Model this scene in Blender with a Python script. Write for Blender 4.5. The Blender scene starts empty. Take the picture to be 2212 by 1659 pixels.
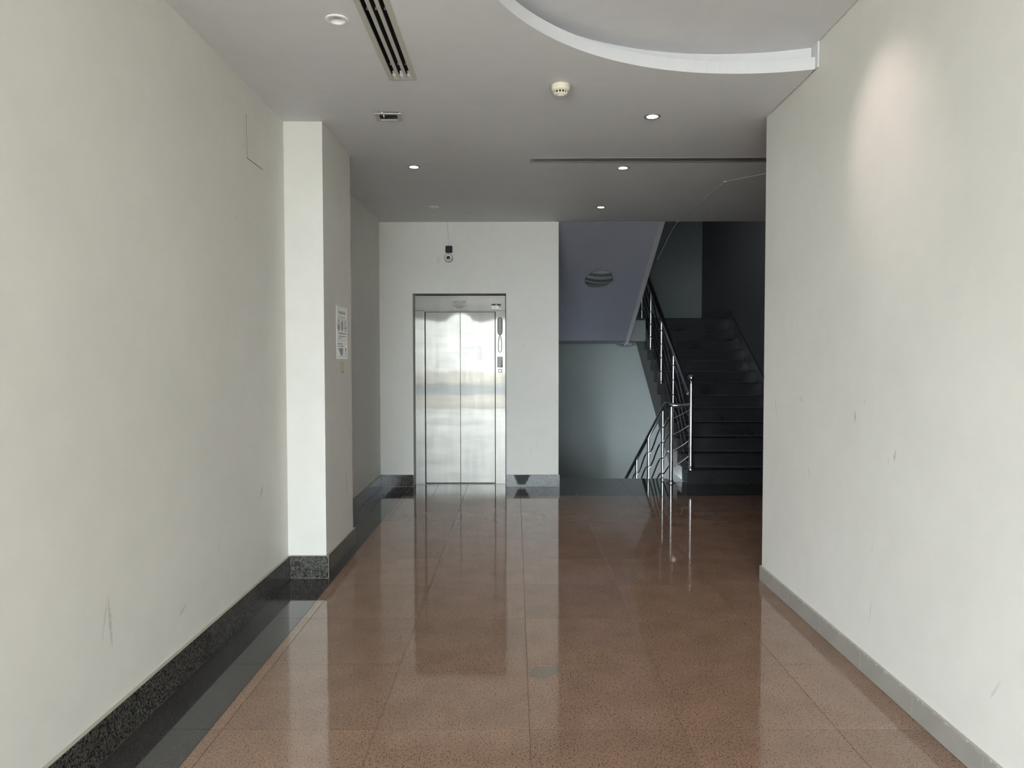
import bpy, bmesh, math, random
from mathutils import Matrix, Vector, noise

random.seed(7)
scene = bpy.context.scene
C = scene.collection

# ------------------------------------------------------------------ camera
CAM_H = 1.4439
cam_d = bpy.data.cameras.new('camera')
cam = bpy.data.objects.new('camera', cam_d)
C.objects.link(cam)
cam_d.sensor_fit = 'HORIZONTAL'
cam_d.sensor_width = 36.0
cam_d.lens = 1548.2 / 2212 * 36.0
cam_d.clip_start = 0.02
U = Vector((0.99998918, 0.00448116, -0.00124762))
V = Vector((0.00109307, 0.03432808, 0.99941002))
D = Vector((-0.00452134, 0.99940057, -0.03432282))
cam.matrix_world = Matrix(((U.x, V.x, -D.x, 0), (U.y, V.y, -D.y, 0), (U.z, V.z, -D.z, CAM_H), (0, 0, 0, 1)))
scene.camera = cam

# ------------------------------------------------------------------ world / exposure
world = bpy.data.worlds.new('overcast_sky')
scene.world = world
world.use_nodes = True
bg = world.node_tree.nodes['Background']
bg.inputs[0].default_value = (0.82, 0.93, 1.0, 1)
bg.inputs[1].default_value = 9.0
vs = scene.view_settings
vs.view_transform = 'Standard'
vs.look = 'None'
vs.exposure = 1.60
vs.gamma = 1.0
vs.use_curve_mapping = False
cy = scene.cycles
cy.max_bounces = 8
cy.diffuse_bounces = 5
cy.glossy_bounces = 4
cy.sample_clamp_indirect = 12
cy.caustics_reflective = True
cy.adaptive_threshold = 0.02

# entrance opening (behind the camera) through which the daylight comes
ENT_Y, ENT_X0, ENT_X1, ENT_Z = -4.8, -4.6, 1.50, 2.64
LOB_X, LOB_Y = -4.9, 1.2      # unseen lobby widening on the left, shaped to give the right wall side light
pl = bpy.data.lights.new('entrance_portal', 'AREA')
pl.shape = 'RECTANGLE'
pl.size, pl.size_y = ENT_X1 - ENT_X0, ENT_Z
pl.cycles.is_portal = True
po = bpy.data.objects.new('entrance_portal', pl)
C.objects.link(po)
po.location = ((ENT_X0 + ENT_X1) / 2, ENT_Y, ENT_Z / 2)
po.rotation_euler = (math.radians(90), 0, 0)

# ------------------------------------------------------------------ dimensions
HC = 2.988          # ceiling
XL, XLF = -1.504, -1.53
XR = 1.608
YR = 4.64           # end of right wall
YC0, YC1, XC = 4.70, 5.48, -1.252   # column
YW = 8.107          # lift wall
XS0, XS1, YS1 = 0.49, 3.37, 13.0    # stair well
SR, ST, SY, SX = 0.159, 0.255, 8.26, 2.0   # riser, tread, first riser, left side of up flight
NSTEP = 13
ZL = NSTEP * SR

# ------------------------------------------------------------------ materials
MATS = {}
def new_mat(name):
    m = bpy.data.materials.new(name)
    m.use_nodes = True
    MATS[name] = m
    nt = m.node_tree
    return m, nt, nt.nodes['Principled BSDF']

def node(nt, t, **kw):
    n = nt.nodes.new(t)
    for k, v in kw.items():
        if hasattr(n, k):
            setattr(n, k, v)
        else:
            n.inputs[k].default_value = v
    return n

def simple(name, col, rough=0.5, metal=0.0, emit=None, estr=0.0, ior=1.45):
    m, nt, b = new_mat(name)
    b.inputs['Base Color'].default_value = (*col, 1)
    b.inputs['Roughness'].default_value = rough
    b.inputs['Metallic'].default_value = metal
    b.inputs['IOR'].default_value = ior
    if emit:
        b.inputs['Emission Color'].default_value = (*emit, 1)
        b.inputs['Emission Strength'].default_value = estr
    return m

def mixcol(nt, fac, a, b, blend='MIX'):
    n = nt.nodes.new('ShaderNodeMix')
    n.data_type = 'RGBA'
    n.blend_type = blend
    for sock, v in ((n.inputs[0], fac), (n.inputs[6], a), (n.inputs[7], b)):
        if hasattr(v, 'is_output'):
            nt.links.new(v, sock)
        elif isinstance(v, tuple):
            sock.default_value = (*v, 1)
        else:
            sock.default_value = v
    return n.outputs[2]

def ramp(nt, src, stops):
    r = nt.nodes.new('ShaderNodeValToRGB')
    el = r.color_ramp.elements
    while len(el) < len(stops):
        el.new(0.5)
    for e, (p, c) in zip(el, stops):
        e.position = p
        e.color = (c, c, c, 1) if not isinstance(c, tuple) else (*c, 1)
    nt.links.new(src, r.inputs[0])
    return r.outputs[0]

def noise_tex(nt, vec, scale, detail=2.0, rough=0.5):
    n = nt.nodes.new('ShaderNodeTexNoise')
    n.inputs['Scale'].default_value = scale
    n.inputs['Detail'].default_value = detail
    n.inputs['Roughness'].default_value = rough
    if vec is not None:
        nt.links.new(vec, n.inputs['Vector'])
    return n.outputs[0]

def math_n(nt, op, a, b=None, c=None):
    n = nt.nodes.new('ShaderNodeMath')
    n.operation = op
    for i, v in enumerate((a, b, c)):
        if v is None:
            continue
        if hasattr(v, 'is_output'):
            nt.links.new(v, n.inputs[i])
        else:
            n.inputs[i].default_value = v
    return n.outputs[0]

def obj_vec(nt):
    return nt.nodes.new('ShaderNodeTexCoord').outputs['Object']

def bump(nt, b, h, strength, dist):
    n = nt.nodes.new('ShaderNodeBump')
    n.inputs['Strength'].default_value = strength
    n.inputs['Distance'].default_value = dist
    nt.links.new(h, n.inputs['Height'])
    nt.links.new(n.outputs[0], b.inputs['Normal'])

def paint(name, col, marks=(), axis='y', rough=0.55):
    """emulsion paint on plaster; marks = scuffs (u, z, half_u, half_z, lean, strength)."""
    m, nt, b = new_mat(name)
    v = obj_vec(nt)
    big = noise_tex(nt, v, 1.3, 3)
    fine = noise_tex(nt, v, 9.0, 4)
    f = math_n(nt, 'ADD', math_n(nt, 'MULTIPLY', big, 0.6), math_n(nt, 'MULTIPLY', fine, 0.4))
    base = mixcol(nt, ramp(nt, f, [(0.35, 0.0), (0.65, 1.0)]), tuple(c * 0.955 for c in col), tuple(min(1, c * 1.02) for c in col))
    if marks:
        sep = nt.nodes.new('ShaderNodeSeparateXYZ')
        nt.links.new(v, sep.inputs[0])
        us = sep.outputs['Y' if axis == 'y' else 'X']
        zs = sep.outputs['Z']
        grain = ramp(nt, noise_tex(nt, v, 60.0, 3), [(0.3, 0.25), (0.7, 1.0)])
        total = None
        for (u, z, hu, hz, lean, st) in marks:
            dz = math_n(nt, 'SUBTRACT', zs, z)
            du = math_n(nt, 'SUBTRACT', math_n(nt, 'SUBTRACT', us, u), math_n(nt, 'MULTIPLY', dz, lean))
            a = math_n(nt, 'POWER', math_n(nt, 'ABSOLUTE', math_n(nt, 'DIVIDE', du, hu)), 2)
            c = math_n(nt, 'POWER', math_n(nt, 'ABSOLUTE', math_n(nt, 'DIVIDE', dz, hz)), 2)
            k = math_n(nt, 'SUBTRACT', 1.0, math_n(nt, 'ADD', a, c))
            k = math_n(nt, 'MULTIPLY', math_n(nt, 'MAXIMUM', k, 0.0), st)
            total = k if total is None else math_n(nt, 'MAXIMUM', total, k)
        base = mixcol(nt, math_n(nt, 'MULTIPLY', total, grain), base, (0.16, 0.15, 0.14))
    nt.links.new(base, b.inputs['Base Color'])
    b.inputs['Roughness'].default_value = rough
    b.inputs['Specular IOR Level'].default_value = 0.3
    bump(nt, b, noise_tex(nt, v, 35.0, 5), 0.12, 0.004)
    return m

WALLC = (0.735, 0.722, 0.67)
paint('wall_paint', WALLC)
paint('wall_paint_left', WALLC, [(2.621, 0.47, 0.012, 0.11, -0.10, 0.5), (2.585, 0.49, 0.008, 0.10, 0.25, 0.3),
      (4.216, 0.663, 0.02, 0.045, 0.5, 0.5), (3.197, 0.313, 0.03, 0.02, 1.5, 0.4), (3.886, 2.21, 0.012, 0.02, 0.5, 0.35),
      (4.162, 2.259, 0.01, 0.012, 0, 0.35), (3.6, 0.5, 0.006, 0.06, 0.2, 0.2)], 'y')
paint('wall_paint_right', WALLC, [(3.392, 1.171, 0.012, 0.035, 0.1, 0.6), (3.032, 1.035, 0.01, 0.03, -0.25, 0.55),
      (3.084, 1.006, 0.005, 0.03, 0.2, 0.3), (3.91, 0.82, 0.008, 0.04, 0.3, 0.45), (3.218, 0.306, 0.006, 0.06, -0.15, 0.4),
      (2.373, 0.335, 0.008, 0.05, -0.6, 0.35), (3.207, 0.605, 0.008, 0.05, -0.3, 0.2), (4.422, 1.146, 0.008, 0.09, 0.25, 0.35),
      (4.037, 1.219, 0.03, 0.02, 0, 0.25), (3.3, 1.25, 0.01, 0.015, 0, 0.3)], 'y')
paint('wall_paint_column', WALLC, [(5.28, 0.56, 0.012, 0.07, -0.12, 0.9), (5.30, 0.47, 0.008, 0.10, -0.1, 0.5),
      (5.02, 0.80, 0.01, 0.015, 0, 0.2), (5.02, 0.76, 0.01, 0.012, 0, 0.2), (5.02, 0.72, 0.01, 0.012, 0, 0.2),
      (5.02, 0.68, 0.01, 0.012, 0, 0.2), (5.02, 0.64, 0.01, 0.012, 0, 0.18)], 'y')
paint('wall_paint_lift', WALLC, [(-0.86, 2.56, 0.03, 0.06, 0.2, 0.25), (0.18, 0.42, 0.008, 0.05, 0.1, 0.3), (0.24, 0.5, 0.006, 0.06, 0, 0.25),
      (0.36, 0.9, 0.006, 0.05, 0.3, 0.2), (0.10, 1.6, 0.02, 0.01, 0, 0.25), (-1.33, 1.4, 0.006, 0.04, 0.2, 0.2)], 'x')
paint('ceiling_paint', (0.69, 0.69, 0.70))
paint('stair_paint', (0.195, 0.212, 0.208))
paint('stringer_paint', (0.40, 0.39, 0.38))
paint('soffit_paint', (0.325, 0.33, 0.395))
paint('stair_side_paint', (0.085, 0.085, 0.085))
paint('white_paint', (0.64, 0.64, 0.65))
paint('mortar', (0.46, 0.43, 0.36))
simple('grout', (0.30, 0.20, 0.14), 0.8)
simple('grout_dark', (0.25, 0.24, 0.22), 0.8)

def granite(name, base, dark, light, rough, fleck=170.0, dark_amt=0.36, per_tile=0.12, ior=1.72):
    m, nt, b = new_mat(name)
    v = obj_vec(nt)
    oi = nt.nodes.new('ShaderNodeObjectInfo')
    vm = nt.nodes.new('ShaderNodeVectorMath')
    vm.operation = 'ADD'
    cx = nt.nodes.new('ShaderNodeCombineXYZ')
    nt.links.new(math_n(nt, 'MULTIPLY', oi.outputs['Random'], 37.0), cx.inputs[0])
    nt.links.new(math_n(nt, 'MULTIPLY', oi.outputs['Random'], 91.0), cx.inputs[1])
    nt.links.new(v, vm.inputs[0])
    nt.links.new(cx.outputs[0], vm.inputs[1])
    v = vm.outputs[0]
    cloud = ramp(nt, noise_tex(nt, v, 5.0, 4), [(0.3, 0.0), (0.7, 1.0)])
    c = mixcol(nt, cloud, tuple(x * 0.88 for x in base), tuple(x * 1.12 for x in base))
    n1 = noise_tex(nt, v, fleck, 2, 0.6)
    c = mixcol(nt, ramp(nt, n1, [(0.52, 0.0), (0.66, 1.0)]), c, light)
    n2 = noise_tex(nt, v, fleck * 0.62, 3, 0.65)
    c = mixcol(nt, ramp(nt, n2, [(dark_amt, 1.0), (dark_amt + 0.07, 0.0)]), c, dark)
    hue = math_n(nt, 'ADD', 1.0 - per_tile / 2, math_n(nt, 'MULTIPLY', oi.outputs['Random'], per_tile))
    hs = nt.nodes.new('ShaderNodeHueSaturation')
    nt.links.new(c, hs.inputs['Color'])
    nt.links.new(hue, hs.inputs['Value'])
    nt.links.new(hs.outputs[0], b.inputs['Base Color'])
    rn = ramp(nt, noise_tex(nt, v, 3.0, 5), [(0.3, rough * 0.8), (0.75, rough * 1.5)])
    nt.links.new(rn, b.inputs['Roughness'])
    b.inputs['IOR'].default_value = ior
    return m

granite('red_granite', (0.265, 0.160, 0.108), (0.045, 0.028, 0.022), (0.35, 0.23, 0.165), 0.05, 225.0, 0.375)
granite('black_granite', (0.040, 0.038, 0.037), (0.010, 0.010, 0.010), (0.085, 0.08, 0.076), 0.05, 220.0)
granite('speckled_granite', (0.060, 0.055, 0.048), (0.012, 0.011, 0.010), (0.17, 0.165, 0.14), 0.14, 150.0, 0.43, ior=1.5)
granite('step_granite', (0.015, 0.015, 0.016), (0.004, 0.004, 0.004), (0.036, 0.036, 0.039), 0.30, 160.0, ior=1.45)

# grey ceramic skirting with paint drips along its top edge
m, nt, b = new_mat('grey_ceramic')
v = obj_vec(nt)
sep = nt.nodes.new('ShaderNodeSeparateXYZ'); nt.links.new(v, sep.inputs[0])
n = noise_tex(nt, v, 26.0, 6, 0.75)
edge = math_n(nt, 'ADD', math_n(nt, 'MULTIPLY', sep.outputs[2], 9.0), n)      # local z: 0 at tile top, down to -0.096
c = mixcol(nt, ramp(nt, noise_tex(nt, v, 6.0, 4), [(0.3, 0.0), (0.7, 1.0)]), (0.30, 0.285, 0.255), (0.35, 0.335, 0.30))
c = mixcol(nt, ramp(nt, edge, [(0.49, 0.0), (0.56, 0.8)]), c, (0.66, 0.64, 0.60))
nt.links.new(c, b.inputs['Base Color'])
b.inputs['Roughness'].default_value = 0.3

# lighter granite skirting: outdoor reflection painted in as pale colour with one dark patch
granite('painted_reflection_granite', (0.11, 0.11, 0.105), (0.02, 0.02, 0.02), (0.20, 0.195, 0.185), 0.25, 150.0, 0.43, ior=1.5)
nt = MATS['painted_reflection_granite'].node_tree
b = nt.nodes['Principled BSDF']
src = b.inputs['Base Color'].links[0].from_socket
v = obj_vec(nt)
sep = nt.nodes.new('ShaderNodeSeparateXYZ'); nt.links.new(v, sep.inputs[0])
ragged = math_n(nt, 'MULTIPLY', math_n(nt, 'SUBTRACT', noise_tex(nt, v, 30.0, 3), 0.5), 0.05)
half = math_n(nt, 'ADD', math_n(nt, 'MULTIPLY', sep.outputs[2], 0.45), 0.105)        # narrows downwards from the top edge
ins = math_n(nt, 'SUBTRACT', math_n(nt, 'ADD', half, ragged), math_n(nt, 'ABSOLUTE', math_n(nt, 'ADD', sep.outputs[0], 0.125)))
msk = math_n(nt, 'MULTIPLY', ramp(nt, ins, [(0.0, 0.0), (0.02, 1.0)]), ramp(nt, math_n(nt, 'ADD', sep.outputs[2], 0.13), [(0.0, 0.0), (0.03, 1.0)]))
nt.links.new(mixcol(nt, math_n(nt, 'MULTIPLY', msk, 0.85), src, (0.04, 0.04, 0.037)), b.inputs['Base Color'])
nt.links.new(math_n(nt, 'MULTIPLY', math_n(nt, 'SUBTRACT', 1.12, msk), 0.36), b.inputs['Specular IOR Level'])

# stainless steel with a vertical hairline finish: a dull lobe, and a faint mirror lobe smeared sideways by the hairlines
def steel(name, tint, mirror, soft):
    m, nt, b = new_mat(name)
    v = obj_vec(nt)
    mp = nt.nodes.new('ShaderNodeMapping')
    mp.inputs['Scale'].default_value = (14, 14, 1.6)
    nt.links.new(v, mp.inputs[0])
    sm = noise_tex(nt, mp.outputs[0], 1.0, 4, 0.6)
    mp2 = nt.nodes.new('ShaderNodeMapping')
    mp2.inputs['Scale'].default_value = (2.0, 2.0, 11.0)
    nt.links.new(v, mp2.inputs[0])
    sm2 = noise_tex(nt, mp2.outputs[0], 1.0, 4, 0.6)
    tot = math_n(nt, 'ADD', math_n(nt, 'MULTIPLY', sm, 0.5), math_n(nt, 'MULTIPLY', sm2, 0.5))
    c = mixcol(nt, ramp(nt, tot, [(0.35, 0.0), (0.62, 1.0)]), tuple(x * 0.84 for x in tint), tint)
    nt.links.new(c, b.inputs['Base Color'])
    b.inputs['Metallic'].default_value = 1.0
    b.inputs['Roughness'].default_value = soft
    wn = nt.nodes.new('ShaderNodeTexWhiteNoise')
    nt.links.new(v, wn.inputs['Vector'])
    sp = nt.nodes.new('ShaderNodeSeparateColor')
    nt.links.new(wn.outputs['Color'], sp.inputs[0])
    r = math_n(nt, 'SUBTRACT', math_n(nt, 'ADD', sp.outputs[0], sp.outputs[1]), 1.0)
    cx = nt.nodes.new('ShaderNodeCombineXYZ')
    nt.links.new(math_n(nt, 'MULTIPLY', r, 0.22), cx.inputs[0])
    ge = nt.nodes.new('ShaderNodeNewGeometry')
    va = nt.nodes.new('ShaderNodeVectorMath'); va.operation = 'ADD'
    nt.links.new(ge.outputs['Normal'], va.inputs[0]); nt.links.new(cx.outputs[0], va.inputs[1])
    vn = nt.nodes.new('ShaderNodeVectorMath'); vn.operation = 'NORMALIZE'
    nt.links.new(va.outputs[0], vn.inputs[0])
    g = nt.nodes.new('ShaderNodeBsdfGlossy')
    g.inputs['Roughness'].default_value = 0.04
    g.inputs['Color'].default_value = (0.92, 0.85, 0.74, 1)
    nt.links.new(vn.outputs[0], g.inputs['Normal'])
    mx = nt.nodes.new('ShaderNodeMixShader')
    nt.links.new(math_n(nt, 'MULTIPLY', ramp(nt, tot, [(0.33, 0.6), (0.62, 1.15)]), mirror), mx.inputs[0])
    nt.links.new(b.outputs[0], mx.inputs[1])
    nt.links.new(g.outputs[0], mx.inputs[2])
    nt.links.new(mx.outputs[0], nt.nodes['Material Output'].inputs[0])
    return m
steel('brushed_steel', (0.19, 0.188, 0.18), 0.076, 0.5)
simple('polished_steel', (0.66, 0.66, 0.68), 0.19, 1.0)
simple('steel_dark', (0.16, 0.16, 0.155), 0.4, 0.6)
simple('chrome', (0.85, 0.85, 0.86), 0.08, 1.0)
simple('black_plastic', (0.006, 0.006, 0.006), 0.6)
simple('black_void', (0.004, 0.004, 0.004), 0.9)
simple('cream_plastic', (0.72, 0.69, 0.54), 0.4)
simple('white_plastic', (0.78, 0.78, 0.77), 0.4)
simple('beige_metal', (0.50, 0.485, 0.43), 0.45)
simple('aluminium', (0.34, 0.34, 0.34), 0.45, 0.5)
simple('reflector', (0.8, 0.8, 0.82), 0.15, 1.0)
simple('grey_plastic', (0.30, 0.30, 0.265), 0.4)
simple('paper', (0.95, 0.94, 0.90), 0.3)
simple('paper_yellow', (0.62, 0.60, 0.42), 0.6)
simple('ink', (0.04, 0.04, 0.045), 0.7)
simple('ink_grey', (0.22, 0.22, 0.22), 0.7)
simple('ink_light', (0.42, 0.42, 0.41), 0.7)
simple('etched_ink', (0.02, 0.02, 0.02), 0.6)
simple('clear_film', (0.50, 0.50, 0.48), 0.25)
simple('rubber_cord', (0.05, 0.05, 0.048), 0.5)
simple('glass_display', (0.50, 0.46, 0.46), 0.5)
simple('lamp_lens', (0.9, 0.88, 0.86), 0.3, 0.0, (1.0, 0.95, 0.93), 40.0)
simple('lens_off', (0.45, 0.44, 0.43), 0.35)
MATS['lamp_lens'].cycles.emission_sampling = 'NONE'
simple('asphalt', (0.20, 0.225, 0.26), 0.9)
simple('floor_stain', (0.19, 0.145, 0.11), 0.08, ior=1.72)
simple('pavement', (0.58, 0.53, 0.46), 0.85)
simple('lens_glass', (0.006, 0.006, 0.007), 0.35)
simple('camera_shell', (0.36, 0.35, 0.31), 0.45)

# frosted bowl with clear swirling stripes
m, nt, b = new_mat('striped_glass')
v = obj_vec(nt)
w = nt.nodes.new('ShaderNodeTexWave')
w.wave_type = 'BANDS'; w.bands_direction = 'Y'
w.inputs['Scale'].default_value = 3.6
w.inputs['Distortion'].default_value = 3.2
w.inputs['Detail'].default_value = 0.0
w.inputs['Detail Scale'].default_value = 0.7
w.inputs['Phase Offset'].default_value = 1.0
nt.links.new(v, w.inputs['Vector'])
nt.links.new(mixcol(nt, ramp(nt, w.outputs[1], [(0.42, 0.0), (0.5, 1.0)]), (0.09, 0.10, 0.10), (0.25, 0.27, 0.26)), b.inputs['Base Color'])
b.inputs['Roughness'].default_value = 0.2

# ------------------------------------------------------------------ mesh helpers
class MB:
    def __init__(self):
        self.v, self.f, self.mi = [], [], []
        self.cur = 0
    def box(self, x0, x1, y0, y1, z0, z1):
        n = len(self.v)
        self.v += [(x0, y0, z0), (x1, y0, z0), (x1, y1, z0), (x0, y1, z0), (x0, y0, z1), (x1, y0, z1), (x1, y1, z1), (x0, y1, z1)]
        for q in ((0, 3, 2, 1), (4, 5, 6, 7), (0, 1, 5, 4), (1, 2, 6, 5), (2, 3, 7, 6), (3, 0, 4, 7)):
            self.f.append(tuple(n + i for i in q)); self.mi.append(self.cur)
        return self
    def poly(self, pts):
        n = len(self.v)
        self.v += [tuple(p) for p in pts]
        self.f.append(tuple(range(n, n + len(pts)))); self.mi.append(self.cur)
        return self
    def prism(self, pts, vec):
        """closed prism: polygon pts (3D) swept along vec"""
        n, k = len(self.v), len(pts)
        vec = Vector(vec)
        self.v += [tuple(p) for p in pts] + [tuple(Vector(p) + vec) for p in pts]
        self.f.append(tuple(range(n, n + k))); self.mi.append(self.cur)
        self.f.append(tuple(range(n + 2 * k - 1, n + k - 1, -1))); self.mi.append(self.cur)
        for i in range(k):
            j = (i + 1) % k
            self.f.append((n + i, n + k + i, n + k + j, n + j)); self.mi.append(self.cur)
        return self
    def tube(self, pts, r, seg=12, caps=True):
        pts = [Vector(p) for p in pts]
        k = len(pts)
        rs = r if isinstance(r, (list, tuple)) else [r] * k
        t0 = (pts[1] - pts[0]).normalized()
        up = Vector((0, 0, 1)) if abs(t0.z) < 0.9 else Vector((1, 0, 0))
        a = t0.cross(up).normalized()
        n = len(self.v)
        for i, p in enumerate(pts):
            t = ((pts[min(i + 1, k - 1)] - pts[max(i - 1, 0)])).normalized()
            a = (a - t * a.dot(t)).normalized()
            b = t.cross(a)
            for s in range(seg):
                an = 2 * math.pi * s / seg
                self.v.append(tuple(p + (a * math.cos(an) + b * math.sin(an)) * rs[i]))
        for i in range(k - 1):
            for s in range(seg):
                s2 = (s + 1) % seg
                self.f.append((n + i * seg + s, n + i * seg + s2, n + (i + 1) * seg + s2, n + (i + 1) * seg + s)); self.mi.append(self.cur)
        if caps:
            self.f.append(tuple(range(n + seg - 1, n - 1, -1))); self.mi.append(self.cur)
            self.f.append(tuple(range(n + (k - 1) * seg, n + k * seg))); self.mi.append(self.cur)
        return self
    def lathe(self, prof, origin=(0, 0, 0), axis=(0, 0, 1), seg=32):
        """profile of (radius, height along axis) revolved about axis"""
        ax = Vector(axis).normalized()
        a = ax.orthogonal().normalized()
        b = ax.cross(a)
        o = Vector(origin)
        n = len(self.v)
        k = len(prof)
        for (r, h) in prof:
            for s in range(seg):
                an = 2 * math.pi * s / seg
                self.v.append(tuple(o + ax * h + (a * math.cos(an) + b * math.sin(an)) * max(r, 1e-5)))
        for i in range(k - 1):
            for s in range(seg):
                s2 = (s + 1) % seg
                self.f.append((n + i * seg + s, n + i * seg + s2, n + (i + 1) * seg + s2, n + (i + 1) * seg + s)); self.mi.append(self.cur)
        return self
    def grid(self, fn, nu, nv):
        n = len(self.v)
        for j in range(nv + 1):
            for i in range(nu + 1):
                self.v.append(tuple(fn(i / nu, j / nv)))
        for j in range(nv):
            for i in range(nu):
                q = n + j * (nu + 1) + i
                self.f.append((q, q + 1, q + nu + 2, q + nu + 1)); self.mi.append(self.cur)
        return self
    def mesh(self, name, mats, smooth=False, bevel=0.0, fix=True):
        me = bpy.data.meshes.new(name)
        me.from_pydata(self.v, [], self.f)
        for m in (mats if isinstance(mats, (list, tuple)) else [mats]):
            me.materials.append(MATS[m])
        for p, i in zip(me.polygons, self.mi):
            p.material_index = i
        bm = bmesh.new(); bm.from_mesh(me)
        if fix:
            bmesh.ops.recalc_face_normals(bm, faces=bm.faces)
        if bevel:
            bmesh.ops.bevel(bm, geom=list(bm.edges), offset=bevel, segments=2, affect='EDGES', profile=0.6)
        bm.to_mesh(me); bm.free()
        if smooth:
            for p in me.polygons:
                p.use_smooth = True
            me.set_sharp_from_angle(angle=math.radians(40))
        return me
    def build(self, name, mats, parent=None, smooth=False, bevel=0.0, loc=None, fix=True):
        """vertices are given in world coordinates; loc moves the origin there without moving the geometry"""
        if loc is not None:
            L = Vector(loc)
            self.v = [tuple(Vector(p) - L) for p in self.v]
        o = bpy.data.objects.new(name, self.mesh(name, mats, smooth, bevel, fix))
        C.objects.link(o)
        if parent is not None:
            o.parent = parent
            off = Vector(loc) if loc is not None else Vector((0, 0, 0))
            o.location = off - WORLD.get(parent.name, Vector((0, 0, 0)))
            WORLD[o.name] = off
        elif loc is not None:
            o.location = loc
            WORLD[o.name] = Vector(loc)
        return o
WORLD = {}

def thing(name, label, cat, loc, group=None):
    o = bpy.data.objects.new(name, None)
    C.objects.link(o)
    o.empty_display_size = 0.1
    o.location = loc
    WORLD[o.name] = Vector(loc)
    return tag(o, label, cat, group)

def tag(o, label, cat, group=None):
    o['label'] = label; o['category'] = cat
    if group:
        o['group'] = group
    return o

def struct(o, label=None):
    o['kind'] = 'structure'
    if label:
        o['label'] = label
    return o

def text_verts(body, size, origin, u, v, mb, width=None, align='CENTER'):
    """flat lettering laid on the plane origin + u*x + v*y"""
    cu = bpy.data.curves.new('lettering', 'FONT')
    cu.body = body; cu.size = size; cu.align_x = align; cu.align_y = 'CENTER'
    ob = bpy.data.objects.new('lettering', cu)
    C.objects.link(ob)
    bpy.context.view_layer.update()
    me = bpy.data.meshes.new_from_object(ob.evaluated_get(bpy.context.evaluated_depsgraph_get()))
    u, v, o = Vector(u), Vector(v), Vector(origin)
    xs = [p.co.x for p in me.vertices]
    k = 1.0
    if width and xs:
        k = width / (max(xs) - min(xs))
    n = len(mb.v)
    for p in me.vertices:
        mb.v.append(tuple(o + u * p.co.x * k + v * p.co.y))
    for p in me.polygons:
        mb.f.append(tuple(n + i for i in p.vertices)); mb.mi.append(mb.cur)
    bpy.data.objects.remove(ob); bpy.data.meshes.remove(me); bpy.data.curves.remove(cu)

# ================================================================== STRUCTURE
# ---- floor: grout bed with granite slabs
floor = struct(MB().box(-1.75, 3.45, ENT_Y - 0.2, 8.107, -0.12, -0.003).box(LOB_X - 0.2, -1.75, ENT_Y - 0.2, LOB_Y, -0.12, -0.003).box(XS0, 1.84, 8.107, 8.65, -0.12, -0.003).box(1.84, 3.45, 8.107, 8.42, -0.12, -0.003)
               .box(-1.155, -0.103, 8.107, 8.46, -0.12, -0.003)
               .build('floor', 'grout'), 'polished red granite slab floor with a black granite border')
GAP = 0.0013
tile_cache = {}
def slab(x0, x1, y0, y1, mat, parent, name='tile', z=0.0):
    w, d = round(x1 - x0, 4), round(y1 - y0, 4)
    key = (w, d, mat)
    if key not in tile_cache:
        mb = MB().box(-w / 2 + GAP, w / 2 - GAP, -d / 2 + GAP, d / 2 - GAP, -0.012, 0)
        tile_cache[key] = mb.mesh('tile', mat)
    o = bpy.data.objects.new(name, tile_cache[key])
    C.objects.link(o)
    o.parent = parent
    o.location = ((x0 + x1) / 2, (y0 + y1) / 2, z)
    return o
ROW0 = 2.75
rows = [ROW0 + 0.6 * i for i in range(-12, 9)]          # -4.45 ... 7.55
cols = [-1.194, -1.1456, -0.5456, 0.0544, 0.6544, 1.2544, 1.8544, 2.4544, 3.0544, XS1]
for j in range(len(rows) - 1):
    y0, y1 = rows[j], rows[j + 1]
    if y0 > LOB_Y - 0.7:
        slab(-1.485 if y0 < 5.6 else -1.511, -1.194, y0, y1, 'black_granite', floor)
        if y0 < YC1 < y1:
            slab(-1.511, -1.485, YC1, y1, 'black_granite', floor)
    else:
        for k in range(6):
            slab(-1.194 - 0.6 * (k + 1), -1.194 - 0.6 * k, y0, y1, 'red_granite', floor)
    for i in range(len(cols) - 1):
        x0, x1 = cols[i], cols[i + 1]
        if y1 <= 4.56:
            if x0 >= 1.6:
                continue
            x1 = min(x1, 1.600)
        elif y0 < YR and x1 > XR:
            if x0 > 1.6:
                slab(x0, x1, YR + 0.005, y1, 'red_granite', floor)
            else:
                slab(x0, 1.600, y0, YR + 0.005, 'red_granite', floor)
                slab(x0, x1, YR + 0.005, y1, 'red_granite', floor)
            continue
        slab(x0, x1, y0, y1, 'red_granite', floor)
YB = rows[-1]
bx = [XLF, -0.88 - 0.3, -0.88, -0.545, 0.055, 0.655, 1.255, 1.84, 1.986, 2.455, 3.055, XS1]
for i in range(len(bx) - 1):
    slab(bx[i], bx[i + 1], YB, YW, 'black_granite', floor)
    if bx[i] >= XS0 - 0.5 and bx[i + 1] > XS0:
        slab(max(bx[i], XS0), min(bx[i + 1], 1.84) if bx[i] < 1.8 else bx[i + 1], YW, 8.65 if bx[i] < 1.8 else (8.42 if bx[i] < 1.9 else 8.27), 'black_granite', floor)
slab(-1.155, -0.88, YW, 8.262, 'black_granite', floor)
slab(-0.88, -0.545, YW, 8.262, 'black_granite', floor)
slab(-0.545, -0.103, YW, 8.262, 'black_granite', floor)

# worn grey mark on the slabs
MB().poly([(0.075, 3.30, 0.0003), (0.11, 3.325, 0.0003), (0.155, 3.318, 0.0003), (0.205, 3.34, 0.0003), (0.21, 3.27, 0.0003), (0.16, 3.215, 0.0003), (0.12, 3.19, 0.0003), (0.062, 3.215, 0.0003)]).build('worn_mark', 'floor_stain', floor)
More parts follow.
